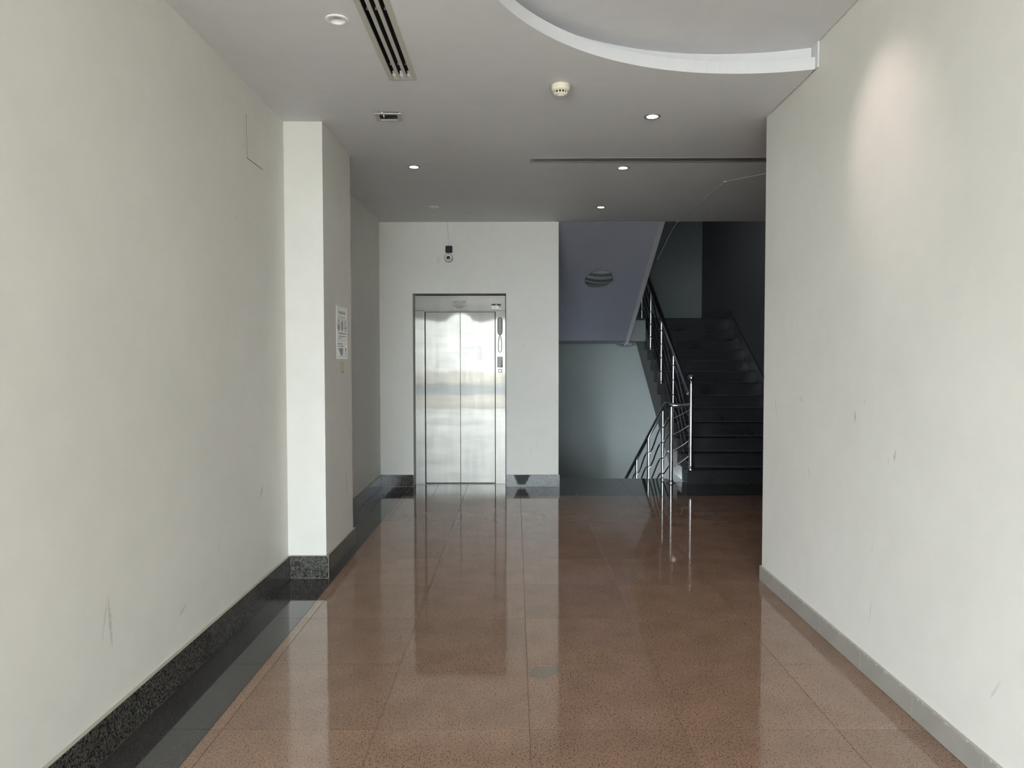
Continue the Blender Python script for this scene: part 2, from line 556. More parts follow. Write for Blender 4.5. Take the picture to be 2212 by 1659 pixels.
# ---- walls
struct(MB().box(-1.75, XL, LOB_Y, YC0, -0.12, 3.30).box(LOB_X - 0.2, -1.75, LOB_Y, LOB_Y + 0.2, -0.12, 3.30).box(LOB_X - 0.2, LOB_X, ENT_Y, LOB_Y, -0.12, 3.30).build('wall_left', 'wall_paint_left'), 'long off-white plaster wall on the left')
struct(MB().box(-1.75, XC, YC0, YC1, -0.12, 3.30).build('column', ['wall_paint_column']), 'off-white square column standing out of the left wall')
struct(MB().box(-1.75, XLF, YC1, YW + 0.3, -0.12, 3.30).build('wall_hall_left', 'wall_paint'), 'shaded plaster wall between column and lift')
struct(MB().box(XR, 3.45, ENT_Y, YR, -0.12, 3.30).build('wall_right', 'wall_paint_right'), 'long off-white plaster wall on the right')
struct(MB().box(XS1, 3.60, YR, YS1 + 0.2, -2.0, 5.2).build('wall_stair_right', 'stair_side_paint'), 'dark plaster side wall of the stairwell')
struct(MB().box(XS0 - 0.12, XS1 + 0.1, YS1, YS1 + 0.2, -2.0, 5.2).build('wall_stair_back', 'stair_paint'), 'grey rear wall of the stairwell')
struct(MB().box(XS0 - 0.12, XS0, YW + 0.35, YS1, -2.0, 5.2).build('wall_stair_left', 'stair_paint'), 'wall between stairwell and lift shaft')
EX0, EX1, EZ = -1.155, -0.103, 2.188
struct(MB().box(-1.75, EX0, YW, 8.46, -0.12, 3.3).box(EX1, XS0, YW, 8.46, -0.12, 3.3).box(EX0, EX1, YW, 8.46, EZ, 3.3).box(EX0, EX1, 8.452, 8.46, -0.12, EZ)
       .build('wall_back', 'wall_paint_lift'), 'off-white end wall around the lift')
# entrance wall behind the camera, with its wide doorway
struct(MB().box(LOB_X - 0.2, ENT_X0, ENT_Y - 0.2, ENT_Y, -0.12, 3.3).box(ENT_X1, 3.45, ENT_Y - 0.2, ENT_Y, -0.12, 3.3)
       .box(ENT_X0, ENT_X1, ENT_Y - 0.2, ENT_Y, ENT_Z, 3.3).build('wall_front', 'wall_paint'), 'unseen entrance wall of the widened lobby, with wide doorway')
# slab edges and well closure
struct(MB().box(LOB_X - 0.2, 3.45, ENT_Y - 0.2, YW, 3.25, 3.40).build('ceiling_slab', 'stair_paint'), 'concrete slab above the lobby ceiling')
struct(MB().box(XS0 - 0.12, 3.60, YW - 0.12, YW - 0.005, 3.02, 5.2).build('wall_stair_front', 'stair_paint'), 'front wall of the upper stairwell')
struct(MB().box(XS0 - 0.12, 3.60, YW - 0.12, YS1 + 0.2, 5.2, 5.3).build('ceiling_stair', 'stair_paint'), 'ceiling of the upper stairwell')
struct(MB().box(-40, 40, -70, ENT_Y - 0.1, -0.16, -0.03).build('ground', 'pavement'), 'pale paving outside the entrance')
struct(MB().box(-40, 40, -26, -13, -0.06, -0.028).build('road', 'asphalt'), 'grey asphalt road beyond the paving')

# ---- ceiling with its raised circular recess and cut-outs for fittings
RC, RR = (1.200, 2.535), 1.407              # recess circle
RC2, RR2 = (1.122, 2.535), 1.480            # upper, set-back wall of the recess
XCE = XR - 0.003
def arc(c, r, x_end, n=72):
    a0 = math.acos(max(-1, min(1, (x_end - c[0]) / r)))
    return [(c[0] + r * math.cos(a0 + (2 * math.pi - 2 * a0) * i / n), c[1] + r * math.sin(a0 + (2 * math.pi - 2 * a0) * i / n)) for i in range(n + 1)]
lo = arc(RC, RR, XCE)       # from the far end at the wall, over the left, to the near end
hi = arc(RC2, RR2, XCE)
bm = bmesh.new()
def loop(pts, z):
    vs_ = [bm.verts.new((x, y, z)) for x, y in pts]
    return [bm.edges.new((vs_[i], vs_[(i + 1) % len(vs_)])) for i in range(len(vs_))]
rag = random.Random(3)
edge_near = [(XCE - rag.uniform(0, 0.004), ENT_Y + (lo[-1][1] - ENT_Y) * i / 14) for i in range(14)]
edge_far = [(XCE - rag.uniform(0, 0.004), lo[0][1] + (YR - lo[0][1]) * i / 9) for i in range(1, 9)]
outer = [(XL - 0.05, LOB_Y), (LOB_X, LOB_Y), (LOB_X, ENT_Y)] + edge_near + lo[::-1] + edge_far + [(XCE, YR), (XS1, YR), (XS1, YW), (XLF - 0.05, YW)]
def circ(c, r, n=28):
    return [(c[0] + r * math.cos(2 * math.pi * i / n), c[1] + r * math.sin(2 * math.pi * i / n)) for i in range(n)]
def rect(x0, x1, y0, y1):
    return [(x0, y0), (x1, y0), (x1, y1), (x0, y1)]
LIT = [(0.873, 4.616), (0.871, 5.838), (0.870, 7.330), (-0.810, 5.795)]
UNLIT = [(-0.823, 7.312), (-0.808, 3.307)]
SLOT_A = (-0.695, -0.540, 0.55, 4.015)
SLOT_B = (0.117, 3.25, 5.553, 5.683)
SQ = (-0.801, 4.600)
SQH = 0.081
edges = loop(outer, HC)
for c_ in LIT + UNLIT:
    edges += loop(circ(c_, 0.042), HC)
edges += loop(rect(SLOT_A[0] + 0.01, SLOT_A[1] - 0.01, SLOT_A[2] + 0.01, SLOT_A[3] - 0.01), HC)
edges += loop(rect(SLOT_B[0] + 0.01, SLOT_B[1] - 0.01, SLOT_B[2] + 0.01, SLOT_B[3] - 0.01), HC)
edges += loop(rect(SQ[0] - SQH + 0.01, SQ[0] + SQH - 0.01, SQ[1] - SQH + 0.01, SQ[1] + SQH - 0.01), HC)
bmesh.ops.triangle_fill(bm, edges=edges, use_beauty=True)
for f in bm.faces:
    if f.normal.z > 0:
        f.normal_flip()
me = bpy.data.meshes.new('ceiling'); bm.to_mesh(me); bm.free()
me.materials.append(MATS['ceiling_paint'])
ceil_o = bpy.data.objects.new('ceiling', me); C.objects.link(ceil_o)
struct(ceil_o, 'flat painted ceiling with a raised round recess')
ZLIP, ZUP = 3.053, 3.123
mb = MB()
for i in range(len(lo) - 1):
    a, b2_ = lo[i], lo[i + 1]
    mb.poly([(a[0], a[1], HC), (b2_[0], b2_[1], HC), (b2_[0], b2_[1], ZLIP), (a[0], a[1], ZLIP)])
    c_, d_ = hi[i], hi[i + 1]
    mb.poly([(a[0], a[1], ZLIP), (b2_[0], b2_[1], ZLIP), (d_[0], d_[1], ZLIP), (c_[0], c_[1], ZLIP)])
rim = mb.build('recess_lip', 'white_paint', ceil_o, smooth=True)
mb = MB()
for i in range(len(hi) - 1):
    a, b2_ = hi[i], hi[i + 1]
    mb.poly([(a[0], a[1], ZLIP), (b2_[0], b2_[1], ZLIP), (b2_[0], b2_[1], ZUP), (a[0], a[1], ZUP)])
mb.build('recess_wall', 'white_paint', ceil_o, smooth=True)
MB().poly([(x, y, ZUP) for x, y in hi]).build('recess_panel', 'ceiling_paint', ceil_o)
# plaster stop where the recess meets the right wall
MB().box(XR - 0.008, XR, lo[0][1] - 0.03, lo[0][1] + 0.06, HC, ZUP).build('plaster_stop', 'white_paint', ceil_o)

# ---- skirtings
def skirting(name, runs, h, mat, bed_mat, label, bed=0.016, th=0.003):
    """runs: (axis, fixed wall coordinate, outward sign, start, end, joints)"""
    mb = MB()
    for (ax, wc, sg, s, e, js) in runs:
        lo_, hi_ = sorted((wc, wc + sg * bed))
        if ax == 'y':
            mb.box(lo_, hi_, s, e, 0, h)
        else:
            mb.box(s, e, lo_, hi_, 0, h)
    root = struct(mb.build(name, bed_mat), label)
    for (ax, wc, sg, s, e, js) in runs:
        pts = [s] + [j for j in js if s < j < e] + [e]
        for a, b3 in zip(pts[:-1], pts[1:]):
            g = 0.0022 if mat == 'grey_ceramic' else 0.0013
            lo_, hi_ = sorted((wc + sg * bed, wc + sg * (bed + th)))
            m2 = MB()
            if ax == 'y':
                m2.box(lo_, hi_, a + g, b3 - g, 0.002, h - 0.002)
                m2.build('skirting_tile', mat, root, loc=((lo_ + hi_) / 2, (a + b3) / 2, h))
            else:
                m2.box(a + g, b3 - g, lo_, hi_, 0.002, h - 0.002)
                m2.build('skirting_tile', 'painted_reflection_granite' if (name == 'baseboard_back' and s > -0.5) else mat, root, loc=((a + b3) / 2, (lo_ + hi_) / 2, h))
    return root
skirting('baseboard_left', [('y', XL, 1, LOB_Y, YC0 - 0.019, rows)], 0.150, 'speckled_granite', 'mortar', 'dark granite skirting along the left wall')
skirting('baseboard_column', [('x', YC0, -1, XL + 0.019, XC + 0.019, []), ('y', XC, 1, YC0 - 0.012, YC1, [5.30])], 0.150, 'speckled_granite', 'mortar',
         'dark granite skirting around the column')
skirting('baseboard_hall', [('y', XLF, 1, YC1, YW - 0.019, [5.75, 6.35, 6.95, 7.55])], 0.140, 'speckled_granite', 'mortar', 'dark granite skirting beyond the column')
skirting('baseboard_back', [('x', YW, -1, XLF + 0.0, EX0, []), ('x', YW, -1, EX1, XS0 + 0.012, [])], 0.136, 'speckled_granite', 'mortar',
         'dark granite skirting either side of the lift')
skirting('baseboard_right', [('y', XR, -1, ENT_Y, YR + 0.012, [2.407 + 0.4365 * i for i in range(-16, 5)])], 0.096, 'grey_ceramic', 'mortar',
         'grey tile skirting along the right wall', bed=0.010)

# ================================================================== LIFT
YE = 8.267
lift = thing('elevator', 'stainless steel lift doors with steel jambs set in the end wall', 'elevator', (-0.635, YE, 0))
DX0, DXM, DX1, DZ = -1.038, -0.634, -0.232, 2.0
MB().box(EX0 + 0.003, DX0 - 0.006, YE, 8.45, 0.004, DZ + 0.003).build('door_jamb', 'brushed_steel', lift)
MB().box(DX1 + 0.006, EX1 - 0.010, YE, 8.45, 0.004, DZ + 0.003).build('door_jamb', 'brushed_steel', lift)
MB().box(EX0 + 0.003, EX1 - 0.010, YE - 0.003, 8.45, DZ + 0.006, EZ - 0.012).build('header', 'brushed_steel', lift)
MB().box(DX0 - 0.006, DX1 + 0.006, YE + 0.004, YE + 0.02, DZ - 0.007, DZ + 0.005).build('door_track', 'brushed_steel', lift)
def door(xa, xb, yy, meet_left):
    def disp(x, z):
        t = (x - xa) / (xb - xa)
        e = (1 - t) if not meet_left else t           # distance from the meeting edge
        s = -0.0075 * math.exp(-(e / 0.24) ** 2) - 0.0014 * math.sin(6.5 * t + (0.6 if meet_left else 2.1)) + (0.0012 if e > 0.3 else 0)
        k = s * (z - 1.90) * math.exp(-((z - 1.90) / 0.22) ** 2)
        k += 0.00022 * noise.noise((x * 3.0, z * 2.4, 4.2 if meet_left else 1.1))
        k += 0.00010 * noise.noise((x * 7.0, z * 7.0, 2.2))
        return k
    mb = MB()
    mb.grid(lambda u, w: (xa + (xb - xa) * u, yy + disp(xa + (xb - xa) * u, 0.012 + (DZ - 0.024) * w), 0.012 + (DZ - 0.024) * w), 30, 110)
    mb.poly([(xa, yy + 0.03, 0.012), (xa, yy + 0.03, DZ - 0.012), (xb, yy + 0.03, DZ - 0.012), (xb, yy + 0.03, 0.012)])
    for x in (xa, xb):
        mb.poly([(x, yy, 0.012), (x, yy + 0.03, 0.012), (x, yy + 0.03, DZ - 0.012), (x, yy, DZ - 0.012)])
    me_o = mb.build('door_panel', 'brushed_steel', lift, fix=False)
    for p in me_o.data.polygons[:30 * 110]:
        p.use_smooth = True
    return me_o
door(DX0 + 0.004, DXM - 0.003, YE + 0.022, False)
door(DXM + 0.003, DX1 - 0.004, YE + 0.022, True)
MB().box(DX0 - 0.004, DX1 + 0.004, YE + 0.056, YE + 0.07, 0.005, DZ - 0.001).build('shaft_back', 'black_void', lift)
MB().box(EX0 + 0.002, EX1 - 0.002, YE - 0.004, YE + 0.06, -0.004, 0.004).build('sill', 'steel_dark', lift)

# stickers and controls on the lift front
def plate(name, x0, x1, z0, z1, y, t, mat, parent, bevel=0.0):
    return MB().box(x0, x1, y - t, y, z0, z1).build(name, mat, parent, bevel=bevel, loc=((x0 + x1) / 2, y, (z0 + z1) / 2))
YH = YE - 0.003
np_ = thing('notice_sticker', 'clear rectangular sticker with dark print centred on the lift header', 'sticker', (-0.6425, YH, 2.012))
plate('film', -0.721, -0.564, 2.012, 2.116, YH, 0.0006, 'brushed_steel', np_)
mb = MB()
for a in ((-0.721, -0.564, 2.113, 2.116), (-0.721, -0.719, 2.012, 2.116), (-0.566, -0.564, 2.012, 2.116), (-0.721, -0.564, 2.012, 2.0135)):
    mb.box(a[0], a[1], YH - 0.0012, YH - 0.0006, a[2], a[3])
mb.build('border', 'etched_ink', np_)
rr = random.Random(5)
for (xa, xb, z, t) in ((-0.714, -0.667, 2.104, 0.005), (-0.616, -0.569, 2.104, 0.005), (-0.655, -0.628, 2.098, 0.003), (-0.708, -0.636, 2.089, 0.003), (-0.630, -0.572, 2.088, 0.003),
                       (-0.712, -0.640, 2.078, 0.003), (-0.632, -0.60, 2.078, 0.003), (-0.714, -0.570, 2.068, 0.003), (-0.710, -0.575, 2.056, 0.004),
                       (-0.700, -0.585, 2.047, 0.004), (-0.685, -0.600, 2.039, 0.004), (-0.672, -0.612, 2.031, 0.003)):
    MB().box(xa, xb, YH - 0.0012, YH - 0.0006, z - t / 2, z + t / 2).build('text_line', 'etched_ink', np_)
ns = thing('number_sticker', 'black and white lift number sticker at right end of header', 'sticker', (-0.217, YH, 2.02))
plate('film', -0.272, -0.162, 2.022, 2.064, YH, 0.0006, 'clear_film', ns)
plate('black_band', -0.272, -0.162, 2.0635, 2.081, YH, 0.0007, 'ink', ns)
plate('white_panel', -0.269, -0.194, 2.029, 2.059, YH - 0.0006, 0.0004, 'paper', ns)
mb = MB(); text_verts('1841', 0.026, (-0.2325, YH - 0.0013, 2.0445), (1, 0, 0), (0, 0, 1), mb, width=0.05)
mb.build('digits', 'ink', ns)
MB().lathe([(0.0, 0.0008), (0.008, 0.0008), (0.008, 0)], (-0.217, YH - 0.0007, 2.072), (0, -1, 0), 24).build('emblem', 'ink_light', ns)
plate('print_block', -0.19, -0.166, 2.045, 2.057, YH - 0.0006, 0.0004, 'ink_grey', ns)
plate('print_block', -0.185, -0.167, 2.030, 2.037, YH - 0.0006, 0.0004, 'paper', ns)

hs_ = thing('intercom_handset', 'grey intercom handset with hanging coiled cord on the right lift jamb', 'handset', (-0.175, YE, 1.72))
prof = []
mb = MB()
N = 14
for j in range(N + 1):
    t = j / N
    z = 1.722 + 0.209 * t
    w = 0.029 * (1 - abs(2 * t - 1) ** 5) ** 0.5 * (0.94 + 0.06 * t) + 0.002
    w = min(w, 0.030)
    dep = 0.026 + 0.012 * (abs(2 * t - 1) ** 2)
    dep *= (1 - abs(2 * t - 1) ** 8) ** 0.5 if 0 < t < 1 else 0.35
    ring = []
    for s in range(16):
        an = 2 * math.pi * s / 16
        cx_, cy_ = math.cos(an), math.sin(an)
        ring.append((-0.175 + w * math.copysign(abs(cx_) ** 0.6, cx_), YE - dep / 2 - 0.001 + dep / 2 * math.copysign(abs(cy_) ** 0.7, cy_), z))
    prof.append(ring)
for ring in prof:
    mb.v += ring
for j in range(N):
    for s in range(16):
        s2 = (s + 1) % 16
        mb.f.append((j * 16 + s, j * 16 + s2, (j + 1) * 16 + s2, (j + 1) * 16 + s)); mb.mi.append(0)
mb.f.append(tuple(range(15, -1, -1))); mb.mi.append(0)
mb.f.append(tuple(range(N * 16, N * 16 + 16))); mb.mi.append(0)
mb.build('handset', 'grey_plastic', hs_, smooth=True)
pts = []
for i in range(181):
    t = i / 180
    if t < 0.42:
        k = t / 0.42; base = Vector((-0.181 - 0.012 * math.sin(min(1, k * 1.4) * math.pi / 2), YE - 0.014, 1.722 - 0.165 * k))
    elif t < 0.58:
        k = (t - 0.42) / 0.16; an = math.pi * (1 + k); base = Vector((-0.175 + 0.018 * math.cos(an), YE - 0.014, 1.557 + 0.03 * math.sin(an)))
    else:
        k = (t - 0.58) / 0.42; base = Vector((-0.157 - 0.012 * max(0, (k - 0.55) / 0.45), YE - 0.014, 1.557 + 0.165 * k))
    ph = i * 2.1
    pts.append(base + Vector((0.0035 * math.cos(ph), 0.0035 * math.sin(ph), 0)))
MB().tube(pts, 0.0022, 6).build('coiled_cord', 'rubber_cord', hs_, smooth=True)

cp = thing('call_panel', 'steel call panel with display and square button on the right lift jamb', 'call panel', (-0.175, YE, 1.243))
plate('face_plate', -0.215, -0.135, 1.243, 1.528, YE, 0.0015, 'brushed_steel', cp)
plate('display', -0.206, -0.144, 1.352, 1.475, YE - 0.0015, 0.002, 'glass_display', cp)
mb = MB()
for a in ((-0.208, -0.142, 1.473, 1.477), (-0.208, -0.142, 1.350, 1.354), (-0.208, -0.204, 1.35, 1.477), (-0.146, -0.142, 1.35, 1.477)):
    mb.box(a[0], a[1], YE - 0.0045, YE - 0.0015, a[2], a[3])
mb.build('display_bezel', 'steel_dark', cp)
mb = MB(); y_ = YE - 0.0038
mb.poly([(-0.147, y_, 1.43), (-0.147, y_, 1.355), (-0.175, y_, 1.355), (-0.155, y_, 1.372), (-0.152, y_, 1.43)])
mb.poly([(-0.204, y_, 1.356), (-0.204, y_, 1.366), (-0.197, y_, 1.366), (-0.197, y_, 1.356)])
mb.build('display_shade', 'ink', cp)
plate('button_surround', -0.193, -0.153, 1.293, 1.333, YE - 0.0015, 0.002, 'ink', cp)
bt = plate('button', -0.187, -0.159, 1.299, 1.327, YE - 0.0035, 0.002, 'brushed_steel', cp, bevel=0.0006)

# ================================================================== CEILING FITTINGS
def downlight(x, y, z, lit, label, power, aim=None):
    o = thing('downlight', label, 'downlight', (x, y, z), 'round recessed downlights')
    MB().lathe([(0.040, 0.004), (0.052, 0.001), (0.0525, -0.002), (0.050, -0.0055), (0.044, -0.007), (0.036, -0.005), (0.033, 0.004), (0.030, 0.022), (0.040, 0.024), (0.040, 0.004)],
               (x, y, z)).build('trim_ring', 'white_plastic' if not lit else 'aluminium', o, smooth=True)
    MB().lathe([(0.0001, 0.012 if lit else 0.020), (0.031, 0.012 if lit else 0.020)], (x, y, z)).build('lamp_lens', 'lamp_lens' if lit else 'lens_off', o)
    MB().lathe([(0.042, 0.0), (0.042, 0.09), (0.0001, 0.09)], (x, y, z)).build('housing', 'black_plastic', o, smooth=True)
    if lit:
        ld = bpy.data.lights.new('downlight_bulb', 'SPOT')
        ld.energy = power; ld.color = (1.0, 0.80, 0.76)
        ld.spot_size = math.radians(70 if aim is None else 50); ld.spot_blend = 1.0; ld.shadow_soft_size = 0.02
        lo_ = bpy.data.objects.new('bulb_light', ld); C.objects.link(lo_)
        lo_.parent = o; lo_.location = (0, 0, -0.012)
        if aim is not None:
            d_ = Vector(aim) - Vector((x, y, z))
            lo_.rotation_euler = d_.to_track_quat('-Z', 'Y').to_euler()
    return o
downlight(*LIT[0], HC, True, 'lit downlight nearest the raised ceiling recess, right of the smoke detector', 6)
downlight(*LIT[1], HC, True, 'lit downlight just beyond the long ceiling slot on the right', 6)
downlight(*LIT[2], HC, True, 'lit downlight farthest back, above the gap between lift and stairs', 6)
downlight(*LIT[3], HC, True, 'lit downlight on the left, between the column and the lift', 6)
downlight(*UNLIT[0], HC, False, 'tiny unlit downlight just in front of the lift wall camera', 0)
downlight(*UNLIT[1], HC, False, 'unlit white-rimmed downlight left of the black-slotted air diffuser', 0)

def slot_diffuser(name, label, rect_, along, z, open_near):
    x0, x1, y0, y1 = rect_
    o = thing(name, label, 'air diffuser', ((x0 + x1) / 2, (y0 + y1) / 2, z))
    if along == 'y':
        a0, a1, c0, c1 = y0, y1, x0, x1
    else:
        a0, a1, c0, c1 = x0, x1, y0, y1
    def B(mb, ca, cb, aa, ab, za, zb):
        if along == 'y':
            return mb.box(ca, cb, aa, ab, za, zb)
        return mb.box(aa, ab, ca, cb, za, zb)
    W = c1 - c0
    mg, sl = W * 0.17, W * 0.145
    br = (W - 2 * mg - 3 * sl) / 2
    for (ca, cb) in ((c0, c0 + mg), (c1 - mg, c1)):
        mb = MB(); B(mb, ca, cb, a0, a1, z - 0.003, z + 0.001); B(mb, ca + mg * 0.6 if ca == c0 else ca, cb if ca == c0 else cb - mg * 0.6, a0 + 0.01, a1 - 0.01, z, z + 0.005)
        mb.build('side_flange', 'beige_metal' if along == 'y' else 'aluminium', o)
    for (aa, ab) in ((a0, a0 + 0.022), (a1 - 0.022, a1)):
        mb = MB(); B(mb, c0 + mg, c1 - mg, aa, ab, z - 0.003, z + 0.0); mb.build('end_flange', 'beige_metal' if along == 'y' else 'aluminium', o)
    for k in range(2):
        ca = c0 + mg + sl + k * (sl + br)
        mb = MB(); B(mb, ca, ca + br, a0 + 0.022, a1 - 0.022, z - 0.002, z + 0.004)
        mb.build('slot_bar', 'beige_metal' if along == 'y' else 'steel_dark', o)
    mb = MB(); B(mb, c0 + 0.011, c1 - 0.011, a0 + 0.011, a1 - 0.011, z + 0.031, z + 0.12)
    mb.build('plenum', 'black_void', o)
    for k in range(3):
        ca = c0 + mg + k * (sl + br)
        mb = MB(); B(mb, ca + 0.001, ca + sl - 0.001, a1 - 0.055, a1 - 0.022, z + 0.002, z + 0.03); mb.build('slot_end_block', 'white_plastic' if along == 'y' else 'aluminium', o)
        q = a1 - 0.16
        while q > a0 + 0.1:
            mb = MB(); B(mb, ca + 0.004, ca + sl - 0.004, q, q + 0.004, z + 0.018, z + 0.03); mb.build('slot_clip', 'ink_grey', o)
            q -= 0.60
    return o
slot_diffuser('slot_diffuser', 'beige linear air diffuser with three black slots running toward the lift', SLOT_A, 'y', HC, True)
slot_diffuser('slot_diffuser', 'grey linear air diffuser crossing the ceiling in front of the stairs', SLOT_B, 'x', HC, False)

sq = thing('square_downlight', 'square recessed light with loose beige frame and bare reflector, near the column', 'downlight', (SQ[0], SQ[1], HC))
mb = MB()
o_, i_ = SQH, 0.056
for (xa, xb, ya, yb) in ((-o_, -i_, -o_, o_), (i_, o_, -o_, o_), (-i_, i_, -o_, -i_), (-i_, i_, i_, o_)):
    mb.box(xa, xb, ya, yb, -0.006, 0.0)
fr = mb.build('frame', 'beige_metal', sq)
fr.rotation_euler = (0.035, -0.02, 0.09)
fr.location = (0, 0, -0.004)
mb = MB()
for (xa, xb, ya, yb) in ((-0.070, -0.066, -0.07, 0.07), (0.066, 0.070, -0.07, 0.07), (-0.07, 0.07, 0.066, 0.070), (-0.07, 0.07, -0.070, -0.066)):
    mb.box(SQ[0] + xa, SQ[0] + xb, SQ[1] + ya, SQ[1] + yb, HC + 0.002, HC + 0.10)
mb.box(SQ[0] - 0.07, SQ[0] + 0.07, SQ[1] - 0.07, SQ[1] + 0.07, HC + 0.10, HC + 0.104)
mb.build('housing', 'steel_dark', sq)
for k in range(6):
    y = SQ[1] - 0.05 + 0.018 * k
    MB().prism([(SQ[0] - 0.045, y, HC + 0.03 + 0.004 * k), (SQ[0] - 0.045, y + 0.012, HC + 0.03 + 0.004 * k), (SQ[0] - 0.045, y + 0.006, HC + 0.045 + 0.004 * k)], (0.085, 0.004, 0)).build('reflector_rib', 'reflector', sq)
MB().box(SQ[0] - 0.056, SQ[0] + 0.056, SQ[1] + 0.048, SQ[1] + 0.053, HC - 0.004, HC + 0.03).build('reflector_lip', 'reflector', sq)
MB().tube([(SQ[0] - 0.05, SQ[1] - 0.05, HC + 0.03), (SQ[0] - 0.045, SQ[1] + 0.045, HC + 0.03)], 0.005, 8).build('lamp_tube', 'reflector', sq, smooth=True)

sd = thing('smoke_detector', 'cream smoke detector on the ceiling below the curved recess', 'smoke detector', (0.258, 4.10, HC))
MB().lathe([(0.0525, 0), (0.0545, -0.003), (0.053, -0.014), (0.0535, -0.015), (0.0525, -0.026), (0.046, -0.034), (0.036, -0.036)], (0.258, 4.10, HC), seg=40).build('base', 'cream_plastic', sd, smooth=True)
MB().lathe([(0.030, -0.034), (0.030, -0.050)], (0.258, 4.10, HC), seg=32).build('sensor_core', 'black_plastic', sd, smooth=True)
for k in range(12):
    an = 2 * math.pi * k / 12 + 0.1
    cx_, cy_ = 0.258 + 0.036 * math.cos(an), 4.10 + 0.036 * math.sin(an)
    MB().tube([(cx_, cy_, HC - 0.034), (0.258 + 0.034 * math.cos(an), 4.10 + 0.034 * math.sin(an), HC - 0.049)], 0.0035, 6).build('vent_rib', 'cream_plastic', sd)
MB().lathe([(0.037, -0.047), (0.038, -0.049), (0.033, -0.055), (0.018, -0.058), (0.017, -0.061), (0.0001, -0.062)], (0.258, 4.10, HC), seg=32).build('cap', 'cream_plastic', sd, smooth=True)

# spotlight in the recess, aimed at the right wall (its pool of light is in the picture)
downlight(0.87, 3.28, ZUP, True, 'lit downlight up in the raised recess shining on the right wall', 6.5, aim=(1.608, 3.14, 2.42))

# ================================================================== LEFT WALL AND COLUMN
ap = thing('access_panel', 'small square flush access panel high on the left wall', 'access panel', (XL, 4.178, 2.573))
MB().box(XL, XL + 0.0012, 4.053, 4.303, 2.573, 2.822).build('gap', 'steel_dark', ap)
MB().box(XL, XL + 0.0025, 4.0575, 4.3025, 2.578, 2.8215).build('panel_face', 'wall_paint', ap)

po_ = thing('poster', 'white printed notice with three round pictograms taped to the column side', 'poster', (XC, 5.183, 1.447))
PX = XC + 0.0015
PY0, PY1, PZ0, PZ1 = 5.022, 5.345, 1.449, 1.822
def pm(mb, pts, layer=1):
    return mb.poly([(PX + 0.0004 * layer, PY0 + (PY1 - PY0) * u, PZ0 + (PZ1 - PZ0) * v_) for u, v_ in pts])
MB().box(XC, PX, PY0, PY1, PZ0, PZ1).build('sheet', 'paper', po_)
mb = MB(); text_verts('Please Be Safe', 0.036, (PX + 0.0004, PY0 + 0.162, PZ0 + 0.332), (0, 1, 0), (0, 0, 1), mb, width=0.19); mb.build('title', 'ink', po_)
mb = MB(); text_verts('social distancing policy', 0.018, (PX + 0.0004, PY0 + 0.165, PZ0 + 0.300), (0, 1, 0), (0, 0, 1), mb, width=0.21); mb.build('subtitle', 'ink_grey', po_)
def rule(u0, u1, v_, t, mat='ink_grey', name='text_line'):
    mb = MB(); pm(mb, [(u0, v_ - t), (u1, v_ - t), (u1, v_ + t), (u0, v_ + t)]); return mb.build(name, mat, po_)
rule(0.06, 0.95, 0.755, 0.003, 'ink_grey', 'rule')
for cu_ in (0.19, 0.50, 0.81):
    mb = MB(); k = 28
    R1, R2 = (0.125, 0.105), (0.105, 0.088)
    for i in range(k):
        a, b4 = 2 * math.pi * i / k, 2 * math.pi * (i + 1) / k
        pm(mb, [(cu_ + R1[0] * math.cos(a), 0.635 + R1[1] * math.sin(a)), (cu_ + R1[0] * math.cos(b4), 0.635 + R1[1] * math.sin(b4)),
                (cu_ + R2[0] * math.cos(b4), 0.635 + R2[1] * math.sin(b4)), (cu_ + R2[0] * math.cos(a), 0.635 + R2[1] * math.sin(a))])
    mb.build('pictogram_ring', 'ink_grey', po_)
mb = MB(); pm(mb, [(0.15, 0.56), (0.23, 0.56), (0.25, 0.60), (0.20, 0.68), (0.17, 0.68), (0.13, 0.60)]); mb.build('pictogram', 'ink_grey', po_)
mb = MB(); pm(mb, [(0.46, 0.56), (0.55, 0.57), (0.54, 0.64), (0.56, 0.70), (0.47, 0.71), (0.45, 0.64)]); mb.build('pictogram', 'ink_grey', po_)
mb = MB(); pm(mb, [(0.77, 0.57), (0.88, 0.60), (0.86, 0.63), (0.80, 0.62), (0.80, 0.70), (0.76, 0.70)]); mb.build('pictogram', 'ink_grey', po_)
rule(0.15, 0.90, 0.490, 0.013, 'ink_light'); rule(0.20, 0.88, 0.435, 0.010, 'ink_light'); rule(0.15, 0.50, 0.400, 0.006, 'ink_light')
rule(0.10, 0.94, 0.378, 0.003, 'ink_light', 'rule'); rule(0.08, 0.92, 0.340, 0.003, 'ink_light', 'rule')
rule(0.10, 0.55, 0.288, 0.011, 'ink_light'); rule(0.12, 0.68, 0.245, 0.008, 'ink_light'); rule(0.74, 0.78, 0.29, 0.02, 'ink_light')
mb = MB(); pm(mb, [(0.32, 0.055), (0.48, 0.062), (0.56, 0.09), (0.58, 0.20), (0.46, 0.222), (0.36, 0.205), (0.14, 0.195), (0.20, 0.165), (0.28, 0.105), (0.36, 0.08)]); mb.build('drawing', 'ink_light', po_)
mb = MB(); pm(mb, [(0.80, 0.06), (0.84, 0.06), (0.845, 0.16), (0.89, 0.19), (0.835, 0.22), (0.80, 0.22), (0.77, 0.18), (0.80, 0.15)]); mb.build('drawing', 'ink_grey', po_)
rule(0.10, 0.92, 0.045, 0.003, 'ink_light', 'rule')
MB().box(XC, PX + 0.0006, PY0 - 0.004, PY0 + 0.03, PZ1 - 0.004, PZ1 + 0.006).build('tape', 'white_plastic', po_)
nt_ = thing('sticky_note', 'small yellowed sticker below the printed notice on the column', 'sticker', (XC, 5.18, 1.345))
